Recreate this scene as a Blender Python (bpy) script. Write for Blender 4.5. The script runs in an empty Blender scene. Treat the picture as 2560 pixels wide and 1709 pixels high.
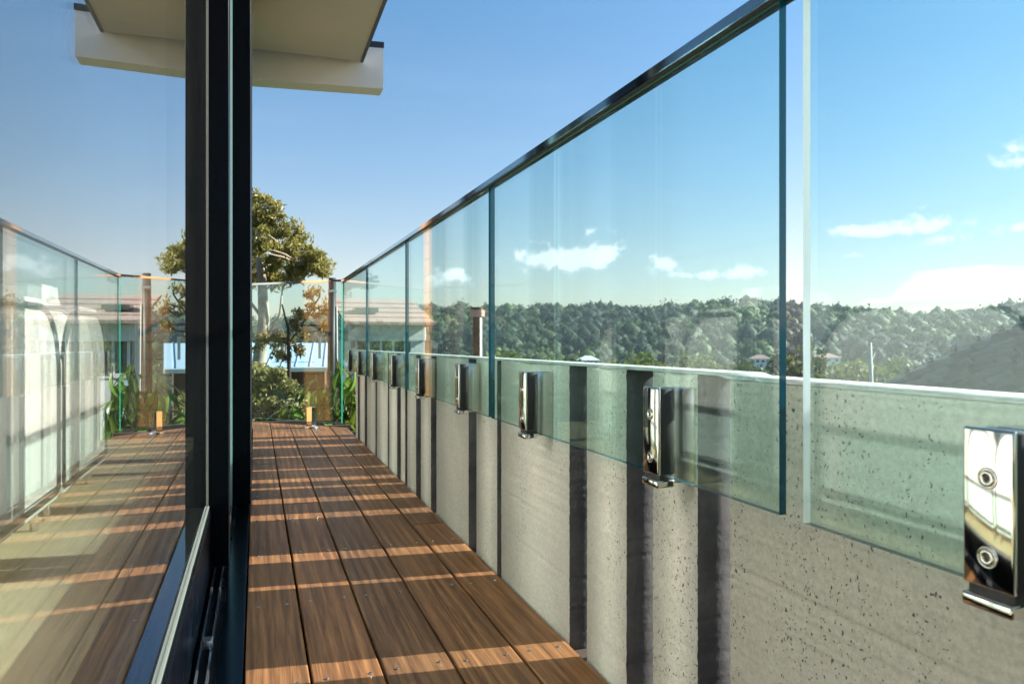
import bpy, bmesh, math, random
import numpy as np
from mathutils import Vector, Matrix, noise as mnoise
R = math.radians
random.seed(7); RNG = np.random.default_rng(7)
scn = bpy.context.scene
COL = scn.collection

# ------------------------------------------------------------------ camera, sky, sun, exposure
EYE = 0.65                      # camera height above the deck boards
YAW = R(18.8)
SN, CS = math.sin(YAW), math.cos(YAW)
F_PX, CX, HY = 1880.0, 1280.0, 846.0
cam = bpy.data.cameras.new('camera'); camo = bpy.data.objects.new('camera', cam); COL.objects.link(camo)
cam.sensor_width = 36; cam.lens = F_PX / 2560 * 36
cam.shift_y = -(854.5 - HY) / 2560
cam.clip_start = 0.02; cam.clip_end = 6000
camo.location = (0, 0, EYE); camo.rotation_euler = (R(90), 0, -YAW)
cam.dof.use_dof = True; cam.dof.focus_distance = 1.9; cam.dof.aperture_fstop = 11
scn.camera = camo

TO_SUN = Vector((0.9945, -0.105, 0.573)).normalized()
SUN_EL = math.asin(TO_SUN.z); SUN_AZ = math.atan2(TO_SUN.x, TO_SUN.y)
sun = bpy.data.lights.new('sun', 'SUN'); suno = bpy.data.objects.new('sun', sun); COL.objects.link(suno)
sun.energy = 5.0; sun.angle = R(0.53); sun.color = (1.0, 0.94, 0.85)
suno.rotation_euler = TO_SUN.to_track_quat('Z', 'Y').to_euler()
suno.location = (6, -1, 8)
SKY_STRENGTH = 0.052
EXPOSURE = 1.74
scn.view_settings.view_transform = 'Standard'; scn.view_settings.look = 'None'
scn.view_settings.gamma = 1; scn.view_settings.use_curve_mapping = False
scn.view_settings.exposure = EXPOSURE
cy = scn.cycles
cy.use_denoising = True; cy.denoiser = 'OPENIMAGEDENOISE'
cy.max_bounces = 9; cy.diffuse_bounces = 4; cy.glossy_bounces = 6; cy.transmission_bounces = 4
cy.transparent_max_bounces = 28
cy.caustics_reflective = True; cy.blur_glossy = 0.283
cy.sample_clamp_indirect = 12

def direction(px, py):
    u, v = (px - CX) / F_PX, (HY - py) / F_PX
    return Vector((SN + u * CS, CS - u * SN, v))
def at(px, py, D):
    """the place seen at a picture position at depth D"""
    d = direction(px, py) * D
    return Vector((d.x, d.y, d.z + EYE))

# ------------------------------------------------------------------ node helpers
class NT:
    def __init__(s, tree): s.t = tree
    def n(s, typ, **kw):
        nd = s.t.nodes.new(typ)
        ins = kw.pop('ins', {})
        for k, v in kw.items(): setattr(nd, k, v)
        for k, v in ins.items():
            if hasattr(v, 'is_output') or isinstance(v, bpy.types.NodeSocket): s.t.links.new(v, nd.inputs[k])
            else: nd.inputs[k].default_value = v
        return nd
    def math(s, op, a, b=None, c=None, clamp=False):
        nd = s.t.nodes.new('ShaderNodeMath'); nd.operation = op; nd.use_clamp = clamp
        for i, v in enumerate((a, b, c)):
            if v is None: continue
            if isinstance(v, bpy.types.NodeSocket): s.t.links.new(v, nd.inputs[i])
            else: nd.inputs[i].default_value = v
        return nd.outputs[0]
    def mix(s, f, a, b, blend='MIX'):
        nd = s.t.nodes.new('ShaderNodeMix'); nd.data_type = 'RGBA'; nd.blend_type = blend
        for k, v in ((0, f), (6, a), (7, b)):
            if isinstance(v, bpy.types.NodeSocket): s.t.links.new(v, nd.inputs[k])
            else: nd.inputs[k].default_value = (*v, 1) if k and len(v) == 3 else v
        return nd.outputs[2]
    def ramp(s, f, pts):
        nd = s.t.nodes.new('ShaderNodeValToRGB')
        el = nd.color_ramp.elements
        while len(el) < len(pts): el.new(0.5)
        for e, (p, c) in zip(el, pts):
            e.position = p; e.color = (*c, 1) if len(c) == 3 else c
        s.t.links.new(f, nd.inputs[0]); return nd.outputs[0]
    def mapping(s, vec, scale=(1, 1, 1), loc=(0, 0, 0)):
        nd = s.t.nodes.new('ShaderNodeMapping'); nd.inputs['Scale'].default_value = scale; nd.inputs['Location'].default_value = loc
        s.t.links.new(vec, nd.inputs[0]); return nd.outputs[0]
    def noise(s, vec, scale, detail=3, rough=0.5, dist=0.0):
        nd = s.n('ShaderNodeTexNoise', ins={'Scale': scale, 'Detail': detail, 'Roughness': rough, 'Distortion': dist})
        if vec is not None: s.t.links.new(vec, nd.inputs['Vector'])
        return nd.outputs[0]
    def coord(s, kind='Object'):
        return s.n('ShaderNodeTexCoord').outputs[kind]

def new_mat(name):
    m = bpy.data.materials.new(name); m.use_nodes = True
    m.node_tree.nodes.clear()
    t = NT(m.node_tree); out = t.n('ShaderNodeOutputMaterial')
    return m, t, out
def principled(name, color=(.5, .5, .5), rough=0.5, metal=0.0, spec=0.5, build=None, coat=0.0):
    m, t, out = new_mat(name)
    p = t.n('ShaderNodeBsdfPrincipled', ins={'Base Color': (*color, 1), 'Roughness': rough, 'Metallic': metal,
                                            'Specular IOR Level': spec, 'Coat Weight': coat})
    m.node_tree.links.new(p.outputs[0], out.inputs[0])
    if build: build(t, p, m.node_tree.links)
    return m
def varied(c, c2, scale=6, detail=4, bump=0.0, bscale=60, dist=0.01):
    def b(t, p, L):
        co = t.coord()
        f = t.noise(co, scale, detail, .6)
        f = t.ramp(f, [(.3, c), (.7, c2)])
        L.new(f, p.inputs['Base Color'])
        if bump:
            h = t.noise(co, bscale, 4, .6)
            bp = t.n('ShaderNodeBump', ins={'Strength': bump, 'Distance': dist}); L.new(h, bp.inputs['Height']); L.new(bp.outputs[0], p.inputs['Normal'])
    return b

# ---- glass: clear sheet, reflection grows towards grazing angles (Schlick), each face works the same from both sides
def glass_mat(name, tint, f0, rough=0.0, dirt=0.0, graze=None, power=5.0):
    m, t, out = new_mat(name); L = m.node_tree.links
    lw = t.n('ShaderNodeLayerWeight', ins={'Blend': 0.5}).outputs['Facing']
    p5 = t.math('POWER', lw, power)
    f = t.math('MULTIPLY_ADD', p5, graze or (1 - f0), f0)
    tr = t.n('ShaderNodeBsdfTransparent', ins={'Color': (*tint, 1)})
    gl = t.n('ShaderNodeBsdfGlossy', ins={'Color': (1, 1, 1, 1), 'Roughness': rough})
    mx = t.n('ShaderNodeMixShader'); L.new(f, mx.inputs[0]); L.new(tr.outputs[0], mx.inputs[1]); L.new(gl.outputs[0], mx.inputs[2])
    last = mx.outputs[0]
    if dirt:
        n = t.noise(t.mapping(t.coord(), (1, 3, 1)), 2.2, 5, .65)
        n2 = t.noise(t.coord(), 60, 3, .7)
        k = t.math('MULTIPLY', t.ramp(n, [(.35, (0, 0, 0)), (.75, (1, 1, 1))]), n2)
        k = t.math('MULTIPLY', k, dirt)
        df = t.n('ShaderNodeBsdfDiffuse', ins={'Color': (.8, .8, .78, 1)})
        m2 = t.n('ShaderNodeMixShader'); L.new(k, m2.inputs[0]); L.new(last, m2.inputs[1]); L.new(df.outputs[0], m2.inputs[2])
        last = m2.outputs[0]
    L.new(last, out.inputs[0])
    return m
M = {}
M['pane'] = glass_mat('balustrade_glass', (.86, .965, .955), .045, dirt=.010, graze=.42)
M['pane_edge'] = principled('glass_edge', (.002, .055, .085), .08, 0, .5)
M['pane_edge_pale'] = principled('glass_edge_pale', (.20, .34, .34), .2, 0, .6)
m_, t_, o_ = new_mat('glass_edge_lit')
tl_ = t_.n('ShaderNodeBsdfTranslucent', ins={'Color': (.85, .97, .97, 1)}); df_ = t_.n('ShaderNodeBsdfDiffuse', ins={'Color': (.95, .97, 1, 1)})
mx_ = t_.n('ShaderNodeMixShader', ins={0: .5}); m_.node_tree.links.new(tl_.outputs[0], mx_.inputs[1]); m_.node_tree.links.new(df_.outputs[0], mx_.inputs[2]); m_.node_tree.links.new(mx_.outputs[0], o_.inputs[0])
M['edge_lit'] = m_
M['door_glass'] = glass_mat('door_glass', (.965, .975, .96), .12, dirt=.008, power=3.3)

# ---- concrete with air holes
def concrete(t, p, L):
    co = t.coord()
    big = t.noise(co, 2.3, 5, .6)
    base = t.ramp(big, [(.30, (.27, .257, .22)), (.5, (.385, .37, .32)), (.70, (.50, .485, .43))])
    streak = t.noise(t.mapping(co, (1, 2.5, .8)), 3.0, 5, .65)
    base = t.mix(t.math('MULTIPLY', streak, .35), base, (.56, .535, .46))
    fine = t.noise(co, 160, 4, .7)
    base = t.mix(.5, base, t.ramp(fine, [(.3, (.26, .24, .195)), (.7, (.54, .51, .43))]))
    # air holes: irregular cells, only where a slow mask lets them
    warp = t.n('ShaderNodeVectorMath', operation='ADD')
    L.new(t.mapping(co, (1, 1, .8)), warp.inputs[0])
    nv = t.n('ShaderNodeTexNoise', ins={'Scale': 90.0, 'Detail': 2.0}); L.new(co, nv.inputs['Vector'])
    sc = t.n('ShaderNodeVectorMath', operation='SCALE', ins={'Scale': .012}); L.new(nv.outputs[1], sc.inputs[0]); L.new(sc.outputs[0], warp.inputs[1])
    holes = None
    mask = t.noise(t.mapping(co, (1, 3.6, .55), (0, 1.3, .2)), 2.1, 3, .6)
    ys = t.n('ShaderNodeSeparateXYZ'); L.new(co, ys.inputs[0])
    for yc, sg, amp in ((.690, .030, .15), (.745, .05, .05), (1.015, .014, .12), (.905, .02, .07), (1.115, .014, .09), (1.245, .012, .09), (1.38, .02, .07)):     # honeycombed casting seams
        q = t.math('DIVIDE', t.math('SUBTRACT', ys.outputs[1], yc), sg)
        mask = t.math('ADD', mask, t.math('MULTIPLY', t.math('EXPONENT', t.math('MULTIPLY', t.math('MULTIPLY', q, q), -1.0)), amp))
    for scale, size, lo in ((100, .27, .52), (190, .30, .465), (62, .19, .66)):
        v = t.n('ShaderNodeTexVoronoi', ins={'Scale': float(scale)}); L.new(warp.outputs[0], v.inputs['Vector'])
        rnd = t.n('ShaderNodeSeparateColor'); L.new(v.outputs['Color'], rnd.inputs[0])
        r = t.math('MULTIPLY', t.math('POWER', rnd.outputs[0], 1.3), size)
        r = t.math('MULTIPLY', r, t.math('MULTIPLY', t.math('SUBTRACT', mask, lo), 9.0, clamp=True))
        h = t.math('MULTIPLY', t.math('SUBTRACT', r, v.outputs['Distance']), 24.0, clamp=True)
        holes = h if holes is None else t.math('MAXIMUM', holes, h)
    col = t.mix(t.math('MULTIPLY', holes, .9), base, (.035, .033, .028))
    L.new(col, p.inputs['Base Color'])
    hgt = t.math('SUBTRACT', t.math('MULTIPLY', fine, .10), holes)
    b = t.n('ShaderNodeBump', ins={'Strength': .7, 'Distance': .003}); L.new(hgt, b.inputs['Height']); L.new(b.outputs[0], p.inputs['Normal'])
M['concrete'] = principled('concrete', (.3, .3, .25), .82, 0, .3, concrete)
M['concrete_end'] = principled('dark_panel_end', (.05, .05, .052), .8, 0, .25, varied((.022, .022, .026), (.075, .072, .072), 7, 5, .5, 50, .004))  # much darker concrete for the panel ends and the foundation
M['mortar'] = principled('pale_mortar', (.4, .4, .38), .85, 0, .2, varied((.28, .28, .265), (.44, .43, .41), 20, 4, .5, 80, .003))

# ---- oiled hardwood boards: each board its own tone and grain
def wood(t, p, L):
    info = t.n('ShaderNodeObjectInfo')
    co = t.coord()
    off = t.n('ShaderNodeVectorMath', operation='ADD'); L.new(co, off.inputs[0])
    cmb = t.n('ShaderNodeCombineXYZ'); L.new(t.math('MULTIPLY', info.outputs['Random'], 37.0), cmb.inputs[0]); L.new(t.math('MULTIPLY', info.outputs['Random'], 91.0), cmb.inputs[1])
    L.new(cmb.outputs[0], off.inputs[1]); v = off.outputs[0]
    g1 = t.noise(t.mapping(v, (38, 1.0, 10)), 2.0, 6, .68, .7)
    g2 = t.noise(t.mapping(v, (230, 5, 60)), 1.6, 4, .65)
    w = t.n('ShaderNodeTexWave', wave_type='BANDS', bands_direction='X', ins={'Scale': 7.0, 'Distortion': 9.0, 'Detail': 3.0, 'Detail Scale': 1.0})
    L.new(t.mapping(v, (1.5, .12, 1)), w.inputs['Vector'])
    f = t.math('ADD', t.math('MULTIPLY', g1, .56), t.math('MULTIPLY', g2, .36))
    f = t.math('ADD', f, t.math('MULTIPLY', w.outputs[1], .08))
    col = t.ramp(f, [(.32, (.018, .010, .006)), (.44, (.080, .040, .019)), (.56, (.185, .098, .044)), (.70, (.37, .21, .105))])
    tone = t.ramp(info.outputs['Random'], [(0, (.72, .74, .78)), (.5, (1, .96, .9)), (1, (1.08, .94, .82))])
    col = t.mix(1.0, col, tone, 'MULTIPLY')
    blot = t.noise(v, 3.0, 4, .6)
    col = t.mix(t.math('MULTIPLY', blot, .3), col, (.19, .105, .052))
    L.new(col, p.inputs['Base Color'])
    L.new(t.math('MULTIPLY_ADD', g2, .3, .30), p.inputs['Roughness'])
    b = t.n('ShaderNodeBump', ins={'Strength': .35, 'Distance': .0012}); L.new(f, b.inputs['Height']); L.new(b.outputs[0], p.inputs['Normal'])
M['wood'] = principled('oiled_hardwood', (.3, .14, .06), .4, 0, .14, wood)
M['timber'] = principled('cedar_cladding', (.55, .22, .07), .5, 0, .4, varied((.50, .19, .055), (.62, .27, .09), 8, 4, .2, 60))
M['joist'] = principled('dark_joist', (.03, .022, .016), .8)

def black_metal(t, p, L):
    co = t.coord()
    n = t.noise(co, 220, 3, .8)
    dust = t.ramp(n, [(.70, (0, 0, 0)), (.76, (1, 1, 1))])
    m2 = t.noise(t.mapping(co, (1, 1, .4)), 9, 3, .6)
    k = t.math('MULTIPLY', dust, t.math('MULTIPLY', t.math('SUBTRACT', m2, .45), 2.5, clamp=True))
    col = t.mix(k, (.0013, .0022, .0036), (.06, .068, .075))
    L.new(col, p.inputs['Base Color'])
    L.new(t.math('MULTIPLY_ADD', m2, .2, .20), p.inputs['Roughness'])
M['black'] = principled('black_powder_coat', (.002, .003, .004), .3, 0, .05, black_metal)
M['sill'] = principled('sky_tinted_sill', (.035, .085, .155), .17, 1.0, .5)  # black sill with reflected sky blue mixed into its colour
M['seal'] = principled('grey_glazing_seal', (.15, .145, .135), .5)
M['track'] = principled('metal_track', (.30, .32, .36), .25, .9)
M['steel'] = principled('polished_stainless', (.80, .77, .73), .045, 1.0, build=lambda t, p, L: L.new(t.math('MULTIPLY_ADD', t.noise(t.coord(), 40, 4, .7), .08, .02), p.inputs['Roughness']))
M['rail'] = principled('sky_tinted_rail', (.42, .57, .66), .06, 1.0)  # polished steel, the blue of the reflected sky put into its colour
M['steel_satin'] = principled('stainless_screw', (.72, .69, .64), .22, 1.0)
M['socket'] = principled('dark_socket', (.02, .018, .016), .6)
M['rubber'] = principled('black_rubber', (.012, .012, .012), .6)
M['soffit'] = principled('painted_soffit', (.52, .48, .43), .7, 0, .3, varied((.57, .535, .565), (.62, .585, .61), 1.5, 3))
M['beam_paint'] = principled('painted_beam', (.62, .62, .60), .55, 0, .4, varied((.78, .76, .78), (.83, .81, .83), 3, 4))
M['flash'] = principled('dark_flashing', (.03, .035, .045), .4, .2)
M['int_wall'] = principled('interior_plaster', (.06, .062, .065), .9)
M['int_floor'] = principled('interior_oak_floor', (.50, .40, .25), .45, 0, .4, varied((.62, .50, .32), (.78, .65, .44), 3, 4))
M['leather'] = principled('white_leather', (.80, .80, .77), .42, 0, .4, varied((.86, .86, .83), (.90, .90, .87), 3, 3, .15, 12))
M['piping'] = principled('dark_piping', (.02, .03, .03), .5)
M['chrome'] = principled('chrome_leg', (.7, .7, .7), .1, 1.0)

def leaf_mat(name, ca, cb, trans=.35, rough=.5, scale=1.5):
    m, t, out = new_mat(name); L = m.node_tree.links
    at_ = t.n('ShaderNodeAttribute', attribute_name='tone').outputs['Fac']
    n = t.noise(t.coord(), scale, 3, .6)
    f = t.math('ADD', t.math('MULTIPLY', at_, .65), t.math('MULTIPLY', n, .35))
    col = t.ramp(f, [(.2, ca), (.8, cb)])
    p = t.n('ShaderNodeBsdfPrincipled', ins={'Roughness': rough, 'Specular IOR Level': .3}); L.new(col, p.inputs['Base Color'])
    tl = t.n('ShaderNodeBsdfTranslucent'); L.new(t.mix(.5, col, (.25, .28, .03)), tl.inputs[0])
    mx = t.n('ShaderNodeMixShader', ins={0: trans}); L.new(p.outputs[0], mx.inputs[1]); L.new(tl.outputs[0], mx.inputs[2])
    L.new(mx.outputs[0], out.inputs[0]); return m
M['gum'] = leaf_mat('gum_leaves', (.065, .075, .02), (.37, .31, .095), .35)
M['gum_dry'] = leaf_mat('russet_gum_leaves', (.09, .055, .018), (.33, .18, .055))
M['bush'] = leaf_mat('bush_leaves', (.11, .10, .035), (.48, .37, .17))
M['long_leaf'] = leaf_mat('long_leaves', (.018, .055, .008), (.17, .29, .045), .35, .3)
M['wood_far'] = leaf_mat('far_foliage', (.007, .024, .017), (.085, .115, .028), .1, .7, .05)
M['tree_mid'] = leaf_mat('mid_foliage', (.02, .04, .012), (.085, .11, .025), .2, .6, .3)
M['tree_lime'] = leaf_mat('lime_foliage', (.07, .10, .018), (.19, .215, .035), .25, .6, .3)
M['bark'] = principled('pale_gum_bark', (.33, .27, .21), .85, 0, .2, varied((.20, .15, .11), (.44, .38, .31), 5, 4, .6, 30, .01))
M['bark_dark'] = principled('brown_bark', (.06, .04, .03), .9, 0, .2)
M['grass'] = principled('ground_grass', (.06, .08, .025), .95, 0, .1, varied((.035, .055, .018), (.10, .12, .035), .03, 6))
M['clearing'] = principled('mown_grass', (.16, .22, .05), .95, 0, .1)
M['tile_pink'] = principled('terracotta_roof', (.36, .17, .13), .7, 0, .3, varied((.36, .22, .19), (.46, .29, .25), 3, 4, .4, 10, .02))
M['render_white'] = principled('white_render', (.72, .72, .70), .7, 0, .3)
M['win_dark'] = principled('dark_window_glass', (.02, .03, .035), .06, 0, .8)
M['brick_brown'] = principled('brown_brick', (.20, .08, .05), .85, 0, .2, varied((.09, .045, .032), (.16, .075, .05), 12, 4))
M['roof_pale'] = principled('pale_metal_roof', (.42, .52, .62), .4, .1)
def tile_tone(t, p, L):
    info = t.n('ShaderNodeObjectInfo'); co = t.coord()
    c = t.ramp(info.outputs['Random'], [(0, (.045, .055, .062)), (.5, (.10, .115, .12)), (1, (.22, .22, .18))])
    c = t.mix(t.noise(co, 9, 5, .65), c, (.15, .155, .12)); L.new(c, p.inputs['Base Color'])
M['roof_grey'] = principled('weathered_grey_tile', (.12, .14, .15), .45, 0, .5, tile_tone)
M['charred'] = principled('dark_pole', (.018, .014, .012), .55)
M['pole_grey'] = principled('weathered_pole', (.42, .40, .38), .8)

# ------------------------------------------------------------------ object helpers
def link(name, me, mat=None, parent=None, loc=None):
    o = bpy.data.objects.new(name, me); COL.objects.link(o)
    if mat is not None and me is not None and not me.materials:
        for mm in (mat if isinstance(mat, (list, tuple)) else [mat]): me.materials.append(mm)
    if parent: o.parent = parent
    if loc is not None: o.location = loc
    return o
def tag(o, label=None, cat=None, group=None, kind=None):
    for k, v in (('label', label), ('category', cat), ('group', group), ('kind', kind)):
        if v: o[k] = v
    return o
def thing(name, label, cat, loc=(0, 0, 0), group=None):
    o = bpy.data.objects.new(name, None); COL.objects.link(o); o.location = loc; o.empty_display_size = .1
    return tag(o, label, cat, group)
def mesh_bm(name, bm, smooth=False):
    me = bpy.data.meshes.new(name); bm.normal_update(); bm.to_mesh(me); bm.free()
    if smooth: me.shade_smooth()
    return me
def bm_box(bm, x0, x1, y0, y1, z0, z1, mi=0):
    vs = [bm.verts.new(v) for v in ((x0, y0, z0), (x1, y0, z0), (x1, y1, z0), (x0, y1, z0), (x0, y0, z1), (x1, y0, z1), (x1, y1, z1), (x0, y1, z1))]
    fs = [(0, 3, 2, 1), (4, 5, 6, 7), (0, 1, 5, 4), (1, 2, 6, 5), (2, 3, 7, 6), (3, 0, 4, 7)]
    out = []
    for f in fs:
        ff = bm.faces.new([vs[i] for i in f]); ff.material_index = mi; out.append(ff)
    return vs, out
def box(name, b, mat, parent=None, bevel=0, segs=2, loc=None):
    bm = bmesh.new(); bm_box(bm, *b)
    if bevel:
        bmesh.ops.bevel(bm, geom=bm.edges[:], offset=bevel, segments=segs, affect='EDGES', profile=.6)
    me = mesh_bm(name, bm)
    if bevel and segs > 1:
        for p in me.polygons: p.use_smooth = True
        try: me.set_sharp_from_angle(angle=R(40))
        except Exception: pass
    return link(name, me, mat, parent, loc)
def prism(name, pts, z0, z1, mat, parent=None, bevel=0):
    """outline in plan, straight sides"""
    bm = bmesh.new()
    a = [bm.verts.new((x, y, z0)) for x, y in pts]; b = [bm.verts.new((x, y, z1)) for x, y in pts]
    n = len(pts)
    bm.faces.new(a[::-1]); top = bm.faces.new(b)
    for i in range(n): bm.faces.new((a[i], a[(i + 1) % n], b[(i + 1) % n], b[i]))
    if bevel: bmesh.ops.bevel(bm, geom=list(top.edges), offset=bevel, segments=1, affect='EDGES')
    bmesh.ops.recalc_face_normals(bm, faces=bm.faces[:])
    return link(name, mesh_bm(name, bm), mat, parent)
def tube_into(bm, pts, rad, sides=8, mi=0, cap=True):
    rings = []
    n = len(pts)
    for i, p in enumerate(pts):
        p = Vector(p)
        d = (Vector(pts[min(i + 1, n - 1)]) - Vector(pts[max(i - 1, 0)])).normalized()
        a = d.cross(Vector((0, 0, 1)) if abs(d.z) < .9 else Vector((1, 0, 0))).normalized(); b = d.cross(a)
        r = rad[i] if hasattr(rad, '__len__') else rad
        rings.append([bm.verts.new(p + (a * math.cos(t) + b * math.sin(t)) * r) for t in (2 * math.pi * k / sides for k in range(sides))])
    for q in range(n - 1):
        for k in range(sides):
            f = bm.faces.new((rings[q][k], rings[q][(k + 1) % sides], rings[q + 1][(k + 1) % sides], rings[q + 1][k])); f.material_index = mi; f.smooth = True
    if cap:
        bm.faces.new(rings[0]); bm.faces.new(rings[-1][::-1])
def tube(name, pts, rad, mat, parent=None, sides=10):
    bm = bmesh.new(); tube_into(bm, pts, rad, sides)
    bmesh.ops.recalc_face_normals(bm, faces=bm.faces[:])
    return link(name, mesh_bm(name, bm), mat, parent)
def np_mesh(name, verts, faces, mats=None, tone=None, mat_idx=None, smooth=False):
    """verts (n,3), faces (m,k)"""
    me = bpy.data.meshes.new(name)
    verts = np.asarray(verts, np.float32); faces = np.asarray(faces, np.int32); k = faces.shape[1]
    me.vertices.add(len(verts)); me.vertices.foreach_set('co', verts.ravel())
    me.loops.add(faces.size); me.loops.foreach_set('vertex_index', faces.ravel())
    me.polygons.add(len(faces)); me.polygons.foreach_set('loop_start', np.arange(0, faces.size, k, dtype=np.int32))
    if smooth: me.polygons.foreach_set('use_smooth', np.ones(len(faces), bool))
    if mats:
        for m in mats: me.materials.append(m)
    if mat_idx is not None: me.polygons.foreach_set('material_index', np.asarray(mat_idx, np.int32))
    me.update(calc_edges=True)
    if tone is not None:
        a = me.attributes.new('tone', 'FLOAT', 'POINT'); a.data.foreach_set('value', np.asarray(tone, np.float32))
    return me

# ------------------------------------------------------------------ ground, hills and sky
def ridge(az):     # height of the wooded skyline above eye level, as a slope
    pts = [(-60, .024), (-10, .022), (2, .024), (6, .030), (9, .040), (12, .044), (17, .043), (22, .045), (27, .044), (31, .046), (34, .052), (37, .050), (40, .042), (43, .036), (47, .034), (52, .037), (60, .042), (80, .045), (120, .03)]
    for (a0, v0), (a1, v1) in zip(pts, pts[1:]):
        if az <= a1:
            f = (az - a0) / (a1 - a0); f = max(0, f); return v0 + (v1 - v0) * f
    return pts[-1][1]
RIDGE_R = 760.0
CROWN = 9.0
def ground_z(x, y):
    r = math.hypot(x, y); az = math.degrees(math.atan2(x, y))
    prof = [(0, -2.6), (8, -2.7), (16, -4.6), (60, -11), (160, -24), (260, -32), (340, -30)]
    if r < 340:
        for (a, v), (b, w) in zip(prof, prof[1:]):
            if r <= b:
                t = (r - a) / (b - a); z = v + (w - v) * t; break
    else:
        top = ridge(az) * RIDGE_R - CROWN - 2
        t = min(1, (r - 340) / (RIDGE_R - 340)); t = t * t * (3 - 2 * t)
        z = -30 + (top + 30) * t
        if r > RIDGE_R: z -= min(40, (r - RIDGE_R) * .05)
    if r > 60:
        k = min(1, (r - 60) / 200)
        z += k * (mnoise.noise(Vector((x / 130, y / 130, 0))) * 4 + mnoise.noise(Vector((x / 45, y / 45, 3))) * 1.6)
        z -= k * 1.5
    return z
rs = [0, 3, 6, 9, 12, 16, 22, 30, 42, 60, 85, 115, 150, 190, 230, 260, 290, 320, 340, 370, 400, 430, 465, 500, 540, 580, 620, 660, 700, 740, 760, 800, 900, 1200, 2000, 4000]
na = 240
V = []; Fq = []
for i, r in enumerate(rs):
    for j in range(na):
        a = 2 * math.pi * j / na; x, y = r * math.sin(a), r * math.cos(a)
        V.append((x, y, ground_z(x, y)))
for i in range(len(rs) - 1):
    for j in range(na):
        Fq.append((i * na + j, (i + 1) * na + j, (i + 1) * na + (j + 1) % na, i * na + (j + 1) % na))
me = np_mesh('ground', V, np.array(Fq)[:, ::-1], [M['grass']], smooth=True)
tag(link('ground', me), kind='structure')

w = bpy.data.worlds.new('World'); scn.world = w; w.use_nodes = True
w.node_tree.nodes.clear(); T = NT(w.node_tree); L = w.node_tree.links
wo = T.n('ShaderNodeOutputWorld'); bg = T.n('ShaderNodeBackground', ins={'Strength': SKY_STRENGTH}); L.new(bg.outputs[0], wo.inputs[0])
sky = T.n('ShaderNodeTexSky', sky_type='NISHITA'); sky.sun_disc = False
sky.sun_elevation = SUN_EL; sky.sun_rotation = SUN_AZ; sky.air_density = 1.0; sky.dust_density = 0.5; sky.ozone_density = 1.3; sky.altitude = 60
dirv = T.coord('Generated')
sep = T.n('ShaderNodeSeparateXYZ'); L.new(dirv, sep.inputs[0])
X_, Y_, Z_ = sep.outputs
azi = T.math('ARCTAN2', X_, Y_)                     # azimuth in radians from +Y towards +X
hor = T.math('SQRT', T.math('ADD', T.math('MULTIPLY', X_, X_), T.math('MULTIPLY', Y_, Y_)))
elv = T.math('ARCTAN2', Z_, hor)
cv = T.n('ShaderNodeCombineXYZ'); L.new(azi, cv.inputs[0]); L.new(T.math('MULTIPLY', elv, 1.15), cv.inputs[1])
puff = T.noise(cv.outputs[0], 38.0, 8, .60, .3)
soft = T.noise(cv.outputs[0], 7.0, 5, .6, .3)
blobs = None
for px, py, wx, wy in ((1495, 625, 62, 30), (1440, 650, 60, 22), (1330, 645, 55, 26), (1660, 665, 30, 26), (1880, 675, 40, 26), (1780, 688, 60, 11), (2310, 555, 80, 24), (2120, 575, 62, 17), (2240, 578, 70, 12), (2375, 598, 45, 14), (2355, 703, 46, 13), (2130, 637, 45, 8), (2545, 385, 50, 24), (2540, 570, 50, 16), (1130, 690, 45, 22), (330, 690, 50, 24)):
    d = direction(px, py); a0 = math.atan2(d.x, d.y); e0 = math.atan2(d.z, math.hypot(d.x, d.y))
    k = math.hypot(d.x, d.y)
    sx, sy = wx / F_PX / k ** 2 * 1.25, wy / F_PX / k * 1.25
    dx = T.math('DIVIDE', T.math('SUBTRACT', azi, a0), sx)
    ey = T.math('DIVIDE', T.math('SUBTRACT', elv, e0), sy)
    q = T.math('ADD', T.math('MULTIPLY', dx, dx), T.math('MULTIPLY', ey, ey))
    g = T.math('EXPONENT', T.math('MULTIPLY', q, -1.0))
    blobs = g if blobs is None else T.math('ADD', blobs, g)
dens = T.math('ADD', T.math('MULTIPLY', blobs, .95), T.math('MULTIPLY', T.math('SUBTRACT', puff, .5), 3.4))
gate = T.math('MULTIPLY', T.math('SUBTRACT', blobs, .06), 6.0, clamp=True)
cum = T.math('MULTIPLY', T.math('SUBTRACT', dens, .36), 1.55, clamp=True)
# thin broken cloud low over the horizon, all the way round
band = T.math('MULTIPLY', T.math('SUBTRACT', 1.0, T.math('ABSOLUTE', T.math('DIVIDE', T.math('SUBTRACT', elv, .075), .085)), clamp=True), 1.0, clamp=True)
lowc = T.math('MULTIPLY', T.math('MULTIPLY', band, T.math('MULTIPLY', T.math('SUBTRACT', soft, .40), 3.5, clamp=True)), .26)
cirr = T.math('MULTIPLY', T.math('SUBTRACT', T.noise(T.mapping(cv.outputs[0], (1, 5, 1)), 3.0, 5, .6), .50), .7, clamp=True)
cum = T.math('MULTIPLY', cum, gate)
cloud = T.math('MAXIMUM', T.math('MULTIPLY', cum, .9), lowc)
cloud = T.math('MAXIMUM', cloud, T.math('MULTIPLY', cirr, T.math('MULTIPLY', T.math('SUBTRACT', .75, elv), .8, clamp=True)))
ccol = T.ramp(T.math('MULTIPLY', dens, .8), [(.22, (4.6, 5.3, 6.4)), (.8, (8.0, 8.0, 8.1))])
hi = T.math('MULTIPLY', elv, 2.2, clamp=True)
skyc = T.mix(1.0, sky.outputs[0], T.ramp(hi, [(0, (1.0, .84, .80)), (.22, (.96, .90, .89)), (.5, (.82, .96, 1.02)), (1, (.62, 1.0, 1.15))]), 'MULTIPLY')
fin = T.mix(cloud, skyc, ccol)
L.new(fin, bg.inputs['Color'])

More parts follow.
